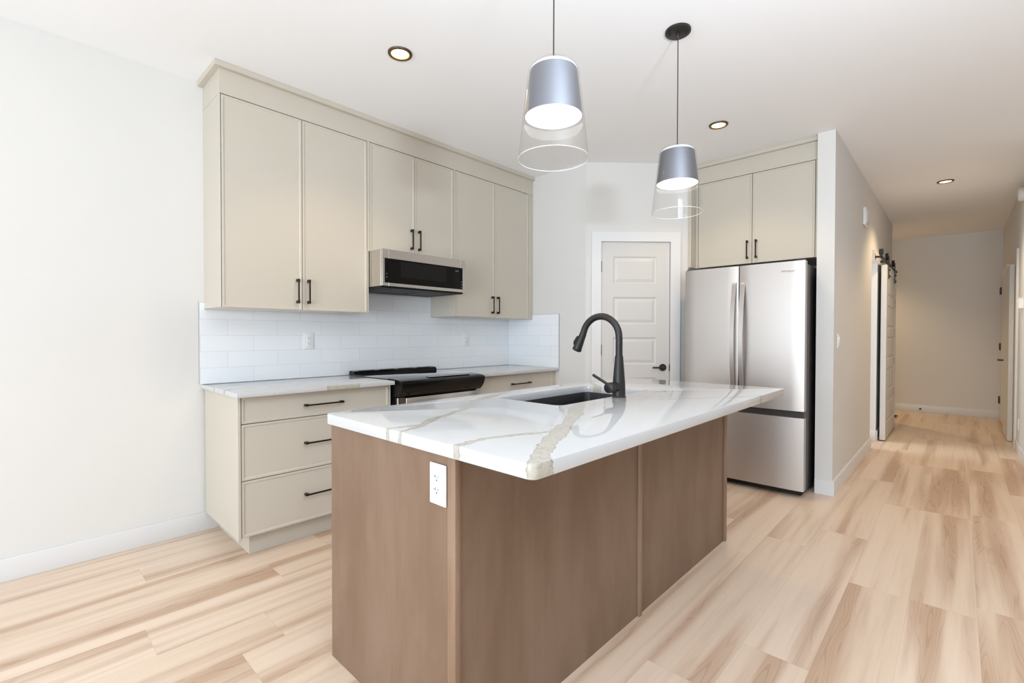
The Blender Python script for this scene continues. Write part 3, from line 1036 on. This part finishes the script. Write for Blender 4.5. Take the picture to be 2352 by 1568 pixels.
# ------------------------------------------------------------------ pendants (built around their glass rim, origin on the ceiling)
def pendant(loc, label):
    r = thing('pendant_light', label, 'pendant lamp', loc, 'glass pendants over the island')
    k = lambda z: z - ZC
    cn_ = MB().lathe([(0.0001, -0.016), (0.055, -0.016), (0.0625, -0.011), (0.063, -0.0003), (0.0001, -0.0003)], seg=48, cap=False).build('canopy', M['black'], r, local=True)
    for s_ in (-1, 1):
        MB().lathe([(0.0001, -0.027), (0.0045, -0.026), (0.005, -0.016)], (0.022 * s_, -0.037 * s_, 0), seg=14).build('canopy_screw', M['black'], cn_, local=True)
    MB().lathe([(0.0035, -0.045), (0.0075, -0.040), (0.009, -0.016)], seg=18).build('cord_grip', M['black'], cn_, local=True)
    MB().tube([(0, 0, -0.03), (0.001, 0, -0.3), (0, 0, k(2.192))], 0.0023, 10).build('cord', M['cord'], r, local=True)
    MB().lathe([(0.0035, k(2.205)), (0.008, k(2.198)), (0.010, k(2.182))], seg=18).build('cord_collar', M['black'], r, local=True)
    MB().lathe([(0.0001, k(2.183)), (0.04, k(2.182)), (0.074, k(2.175)), (0.084, k(2.165)), (0.0845, k(2.160))], seg=56, cap=False).build('shade_cap', M['white_gloss'], r, local=True)
    sh = MB().lathe([(0.0845, k(2.160)), (0.1035, k(2.000)), (0.1015, k(2.000)), (0.0825, k(2.158))], seg=56, cap=False).build('metal_shade', M['shade'], r, local=True)
    MB().lathe([(0.1012, k(2.0035)), (0.095, k(1.9985)), (0.06, k(1.994)), (0.0001, k(1.992))], seg=48, cap=False).build('diffuser', M['pend_lens'], r, local=True)
    MB().lathe([(0.012, k(2.190)), (0.055, k(2.188)), (0.080, k(2.179)), (0.0915, k(2.158)), (0.0955, k(2.12)), (0.1258, k(1.853))], seg=64, cap=False).build('glass_shade', M['glass'], r, local=True)
    m_ = MB()
    rg_ = []
    for j in range(8):
        a = 2 * math.pi * j / 8
        rg_.append((0.1255 + 0.0013 * math.cos(a), k(1.852) + 0.0016 * math.sin(a)))
    rg_.append(rg_[0])
    m_.lathe(rg_, seg=64, cap=False)
    bmesh.ops.remove_doubles(m_.bm, verts=m_.bm.verts[:], dist=1e-6)
    m_.build('glass_rim', M['rim'], r, local=True)
    return r


pn = pendant((1.342, 1.061, ZC), 'glass pendant with metal inner shade, the nearer one over the sink end')
dup(pn, (2.365, 1.061, ZC), 'glass pendant with metal inner shade, the farther one nearer the refrigerator')


# recessed lights
def pot(loc, label, watts=30):
    r = thing('recessed_light', label, 'ceiling light', loc, 'recessed ceiling lights')
    MB().lathe([(0.052, -0.0005), (0.050, -0.007), (0.054, -0.010), (0.064, -0.008), (0.067, -0.0003)], seg=48, cap=False).build('trim_ring', M['pot_ring'], r, local=True)
    MB().lathe([(0.0455, -0.004), (0.03, -0.0045), (0.0001, -0.0045)], seg=40, cap=False).build('lens', M['pot_lens'], r, local=True)
    MB().lathe([(0.0525, -0.0062), (0.0455, -0.0035)], seg=40, cap=False).build('lens_rim_glow', M['pot_rim_glow'], r, local=True)
    d = bpy.data.lights.new('recessed_lamp', 'SPOT')
    d.energy = watts
    d.color = (1.0, 0.74, 0.44)
    d.spot_size = math.radians(125)
    d.spot_blend = 0.6
    d.shadow_soft_size = 0.09
    l_ = bpy.data.objects.new('recessed_lamp', d)
    C.objects.link(l_)
    l_.parent = r
    l_.location = (0, 0, -0.02)
    return r


pt = pot((1.503, 2.268, ZC), 'round recessed light in the ceiling in front of the upper cabinets')
dup(pt, (3.620, 1.309, ZC), 'round recessed light in the ceiling in front of the refrigerator')
pot((6.505, 0.110, ZC), 'round recessed light in the hall ceiling', 76)
pot((4.70, -0.50, ZC), 'round recessed light before the hall, just beyond the right edge of the photo', 44)
pot((9.20, 1.55, ZC), 'round recessed light in the entry, hidden behind the sliding door wall', 100)

# ------------------------------------------------------------------ refrigerator
fg = thing('refrigerator', 'stainless french door refrigerator with bottom freezer in the wall niche', 'refrigerator', (4.4, 1.28, 0))
FXF = 4.038
MB().box(4.118, 4.80, 0.836, 1.726, 0.035, 1.765, 0.004, 2).build('body', M['fr_side'], fg)


def curved_door(y0, y1, z0, z1, bulge=0.002, th=0.072):
    """door front, very slightly convex across its width"""
    m_ = MB()
    n = 10
    f, bk = [], []
    for i in range(n + 1):
        t = i / n
        y_ = y0 + (y1 - y0) * t
        e_ = min(t, 1 - t) * (y1 - y0)
        rd = 0.010
        rnd = 0 if e_ >= rd else rd - math.sqrt(max(rd * rd - (rd - e_) ** 2, 0))
        f.append((FXF + bulge * (2 * t - 1) ** 2 + rnd * 0.6, y_))
    poly = f + [(FXF + th, y1), (FXF + th, y0)]
    m_.prism(poly, z0, z1, lambda u, v, w: Vector((u, v, w)))
    return m_


def fr_handle(yc, par):
    m_ = MB()
    z0, z1 = 0.735, 1.648
    L = []
    n = 24
    for i in range(n + 1):
        t = i / n
        z_ = z0 + (z1 - z0) * t
        bow = 0.012 + 0.058 * (1 - (2 * t - 1) ** 2)
        xo = FXF + 0.004 - bow
        L.append([(xo, yc - 0.0165, z_), (xo, yc + 0.0165, z_), (xo + 0.012, yc + 0.0165, z_), (xo + 0.012, yc - 0.0165, z_)])
    R = m_.ring(L)
    m_.bm.faces.new(R[0])
    m_.bm.faces.new(R[-1])
    for zz in (z0 + 0.02, z1 - 0.02):
        m_.box(FXF - 0.012, FXF + 0.008, yc - 0.013, yc + 0.013, zz - 0.018, zz + 0.018)
    m_.build('handle', M['steel'], par, angle=30)


dl = curved_door(1.295, 1.734, 0.655, 1.781).build('door', M['steel'], fg, angle=40)
fr_handle(1.324, dl)
dr_ = curved_door(0.828, 1.288, 0.655, 1.781).build('door', M['steel'], fg, angle=40)
fr_handle(1.259, dr_)
curved_door(0.828, 1.734, 0.056, 0.604).build('freezer_drawer', M['steel'], fg, angle=40)
MB().box(FXF + 0.028, FXF + 0.078, 0.834, 1.728, 0.604, 0.655).build('freezer_grip', M['fr_side'], fg)
MB().box(4.112, 4.119, 0.842, 1.72, 0.06, 1.765).build('door_gasket', M['rubber'], fg)
MB().box(4.10, 4.75, 0.85, 1.71, 0.018, 0.06).build('toe_grille', M['rubber'], fg)
for x_, y_ in ((4.16, 0.88), (4.16, 1.68), (4.72, 0.88), (4.72, 1.68)):
    MB().lathe([(0.02, 0.0), (0.02, 0.02)], (x_, y_, 0), seg=16).build('foot', M['rubber'], fg)
MB().box(4.06, 4.11, 0.835, 0.90, 1.7812, 1.793, 0.003, 2).build('hinge_cover', M['fr_side'], fg)
MB().box(4.06, 4.11, 1.662, 1.727, 1.7812, 1.793, 0.003, 2).build('hinge_cover', M['fr_side'], fg)


def text_mesh(txt, size, T, name, material, parent, shear=0.0, ext=0.0005):
    cu = bpy.data.curves.new('lettering', 'FONT')
    cu.body = txt
    cu.size = size
    cu.shear = shear
    cu.align_x = 'CENTER'
    cu.align_y = 'CENTER'
    cu.extrude = ext
    t_ = bpy.data.objects.new('lettering', cu)
    C.objects.link(t_)
    bpy.context.view_layer.update()
    me = bpy.data.meshes.new_from_object(t_.evaluated_get(bpy.context.evaluated_depsgraph_get()))
    bpy.data.objects.remove(t_)
    for v in me.vertices:
        v.co = T(v.co.x, v.co.y, v.co.z)
    me.name = name
    me.materials.clear()
    me.materials.append(material)
    o_ = bpy.data.objects.new(name, me)
    C.objects.link(o_)
    o_.parent = parent
    if parent.type == 'EMPTY':
        o_.location = -Vector(parent.location)
    return o_


text_mesh('Whirlpool', 0.0215, lambda a, b, c: Vector((FXF + 0.002 * (2 * (0.945 - a - 0.828) / 0.46 - 1) ** 2 - 0.0003 - c, 0.945 - a, 1.708 + b)), 'logo', M['logo'], dr_, 0.25)

# cabinet above the refrigerator
XC = 4.37
fcb = thing('wall_cabinet', 'greige double door cabinet above the refrigerator', 'cabinet', (4.66, 1.29, 1.84))
mb = MB()
mb.box(XC + 0.021, 4.949, 0.8055, 1.777, 1.842, 2.607)
mb.box(XC, XC + 0.022, 0.8055, 0.829, 1.840, 2.607, 0.0008, 1)
mb.box(XC, XC + 0.022, 1.757, 1.777, 1.840, 2.607, 0.0008, 1)
mb.build('body', M['cab'], fcb)
MB().box(4.262, 4.949, 1.7775, 1.7995, 1.840, 2.607).build('side_panel', M['cab'], fcb)
for a, b, hy in ((0.832, 1.292, 1.258), (1.295, 1.754, 1.329)):
    m_ = MB()
    panel_front(m_, T_west(XC + 0.020), a + 0.0006, b - 0.0006, 1.841, 2.604, 0.020)
    d_ = m_.build('door', M['cab'], fcb, smooth=False)
    pull(d_, XC, hy, 0, 0.0, face='west') if False else pull(d_, XC, hy, 1.958, 0.155, face='west')
cn2 = thing('cabinet_cornice', 'greige frieze and crown board above the refrigerator cabinet', 'cornice', (4.66, 1.29, 2.608), 'cornices over the cabinets')
MB().box(XC, 4.949, 0.8055, 1.7995, 2.6085, 2.7495).build('frieze', M['cab'], cn2)
MB().box(XC - 0.026, 4.949, 0.8055, 1.7995, 2.750, 2.7815, 0.0015, 1).build('crown', M['cab'], cn2)

# ------------------------------------------------------------------ hall
struct('trim_2', MB().box(6.44, 8.30, 0.668, 0.689, 2.043, 2.157, 0.002, 1), M['trim'], 'white header board above the sliding door', 'header board')
bd = thing('door_2', 'white panelled sliding barn door hung along the left hall wall', 'door', (7.4, 0.62, 0.012), kind='structure')
mb = MB()
pans = [(7.06, 7.90, a, a + 0.27) for a in (0.20, 0.57, 0.94, 1.31, 1.68)]
raised_door(mb, T_south(0.656), 6.93, 8.03, 0.014, 2.040, 0.052, pans)
mb.build('door_panel', M['door'], bd, smooth=False)
for xw in (7.08, 7.80):
    st_ = MB().box(xw - 0.02, xw + 0.02, 0.5965, 0.6035, 1.885, 2.15, 0.001, 1).build('hanger_strap', M['black'], bd)
    MB().lathe([(0.012, 0.604), (0.042, 0.605), (0.046, 0.610), (0.040, 0.615), (0.040, 0.622), (0.046, 0.627), (0.042, 0.632), (0.012, 0.633)], (xw, 0, 2.146), axis='y', seg=32).build('wheel', M['black'], st_)
    for zb in (1.915, 1.99):
        MB().lathe([(0.0001, 0.582), (0.010, 0.584), (0.010, 0.597)], (xw, 0, zb), axis='y', seg=14).build('bolt', M['black'], st_)
tk = thing('barn_door_track', 'black steel track with end stop above the sliding door', 'door track', (7.4, 0.61, 2.12))
MB().box(6.42, 8.28, 0.615, 0.622, 2.060, 2.100, 0.001, 1).build('rail', M['black'], tk)
for xs in (6.50, 6.95, 7.44, 7.93, 8.22):
    MB().tube([(xs, 0.607, 2.080), (xs, 0.6675, 2.080)], 0.011, 16).build('standoff', M['black'], tk)
MB().box(6.46, 6.52, 0.598, 0.634, 2.1005, 2.158, 0.003, 1).build('end_stop', M['black'], tk)

# opening jamb end near side, right wall doors
d3 = thing('door_3', 'white entry door edge on with black hinges at the far right of the hall', 'door', (9.32, -0.469, 0), kind='structure')
mb = MB().box(8.95, 9.83, -0.4685, -0.448, 0.01, 2.06)
mb.build('door_panel', M['door'], d3)
for zh in (0.295, 1.065, 1.868):
    MB().box(9.775, 9.90, -0.448, -0.432, zh - 0.05, zh + 0.05, 0.002, 1).build('hinge', M['black'], d3)
mb = MB().tube([(9.02, -0.448, 0.90), (9.02, -0.395, 0.90), (9.13, -0.392, 0.90)], 0.010, 12)
mb.build('door_handle', M['black'], d3)
mb = MB().box(8.86, 8.95, -0.4688, -0.452, 0, 2.15).box(9.83, 9.92, -0.4688, -0.452, 0, 2.15).box(8.95, 9.83, -0.4688, -0.452, 2.06, 2.15)
struct('trim_3', mb, M['trim'], 'white casing of the entry door', 'door casing')
d4 = thing('door_4', 'white door standing open flat against the right hall wall', 'door', (8.3, -0.445, 0.01), kind='structure')
MB().box(7.93, 8.70, -0.4665, -0.424, 0.005, 2.045, 0.002, 1).build('door_panel', M['door'], d4)
mb = MB().box(7.44, 7.53, -0.469, -0.450, 0, 2.165, 0.002, 1)
struct('trim_4', mb, M['trim'], 'white door casing on the right hall wall', 'door casing')


def plate_switch(label, loc, rz, name='light_switch', cat='light switch', wd=0.072, ht=0.117):
    r = thing(name, label, cat, loc)
    r.rotation_euler = (0, 0, rz)
    MB().box(-wd / 2, wd / 2, -0.007, 0, -ht / 2, ht / 2, 0.002, 2).build('cover_plate', M['plate'], r, local=True)
    MB().prism([(-0.034, -0.009), (0.034, -0.014), (0.034, -0.006), (-0.034, -0.006)], -0.017, 0.017, lambda u, v, w: Vector((w, v, u))).build('rocker', M['plate'], r, local=True)
    return r


plate_switch('white rocker switch on the hall wall end near the refrigerator', (4.475, 0.689, 1.178), 0)
ch = thing('door_chime', 'white chime box high on the left hall wall', 'door chime', (5.80, 0.689, 2.385))
MB().box(5.70, 5.90, 0.662, 0.6885, 2.30, 2.47, 0.008, 3).build('case', M['plate'], ch)
MB().box(5.735, 5.865, 0.656, 0.6625, 2.325, 2.445, 0.004, 2).build('grille', M['plate'], ch)
sm = thing('smoke_alarm', 'white alarm at the top of the right hall wall by the photo edge', 'alarm', (7.1, -0.469, 2.68))
MB().lathe([(0.07, -0.4692), (0.07, -0.445), (0.055, -0.430), (0.02, -0.426), (0.0001, -0.426)], (7.08, 0, 2.66), axis='y', seg=36, cap=False).build('case', M['plate'], sm)
th = thing('thermostat', 'white thermostat on the right hall wall', 'thermostat', (7.0, -0.469, 1.54))
MB().box(6.93, 7.06, -0.442, -0.4688, 1.50, 1.60, 0.004, 2).build('case', M['plate'], th)
outlet('white outlet low on the right hall wall', (7.20, -0.4688, 0.30), math.pi)
fv_ = thing('floor_register', 'dark metal floor register at the far end of the hall', 'floor register', (9.2, 0.72, 0))
MB().box(9.02, 9.34, 0.66, 0.78, 0.0002, 0.006, 0.002, 1).build('frame', M['vent'], fv_)
mb = MB()
for i in range(12):
    mb.box(9.035 + i * 0.025, 9.045 + i * 0.025, 0.675, 0.765, 0.0055, 0.0075)
mb.build('louvres', M['slot'], fv_)
o = MB().lathe([(0.0001, -0.055), (0.012, -0.053), (0.012, -0.04), (0.006, -0.038), (0.006, -0.008), (0.014, -0.006), (0.014, 0.0)], (9.9998, 0.43, 0.052), axis='x', seg=16).build('door_stop', M['black'])
tag(o, 'small black door stop on the baseboard at the far end of the hall', 'door stop')
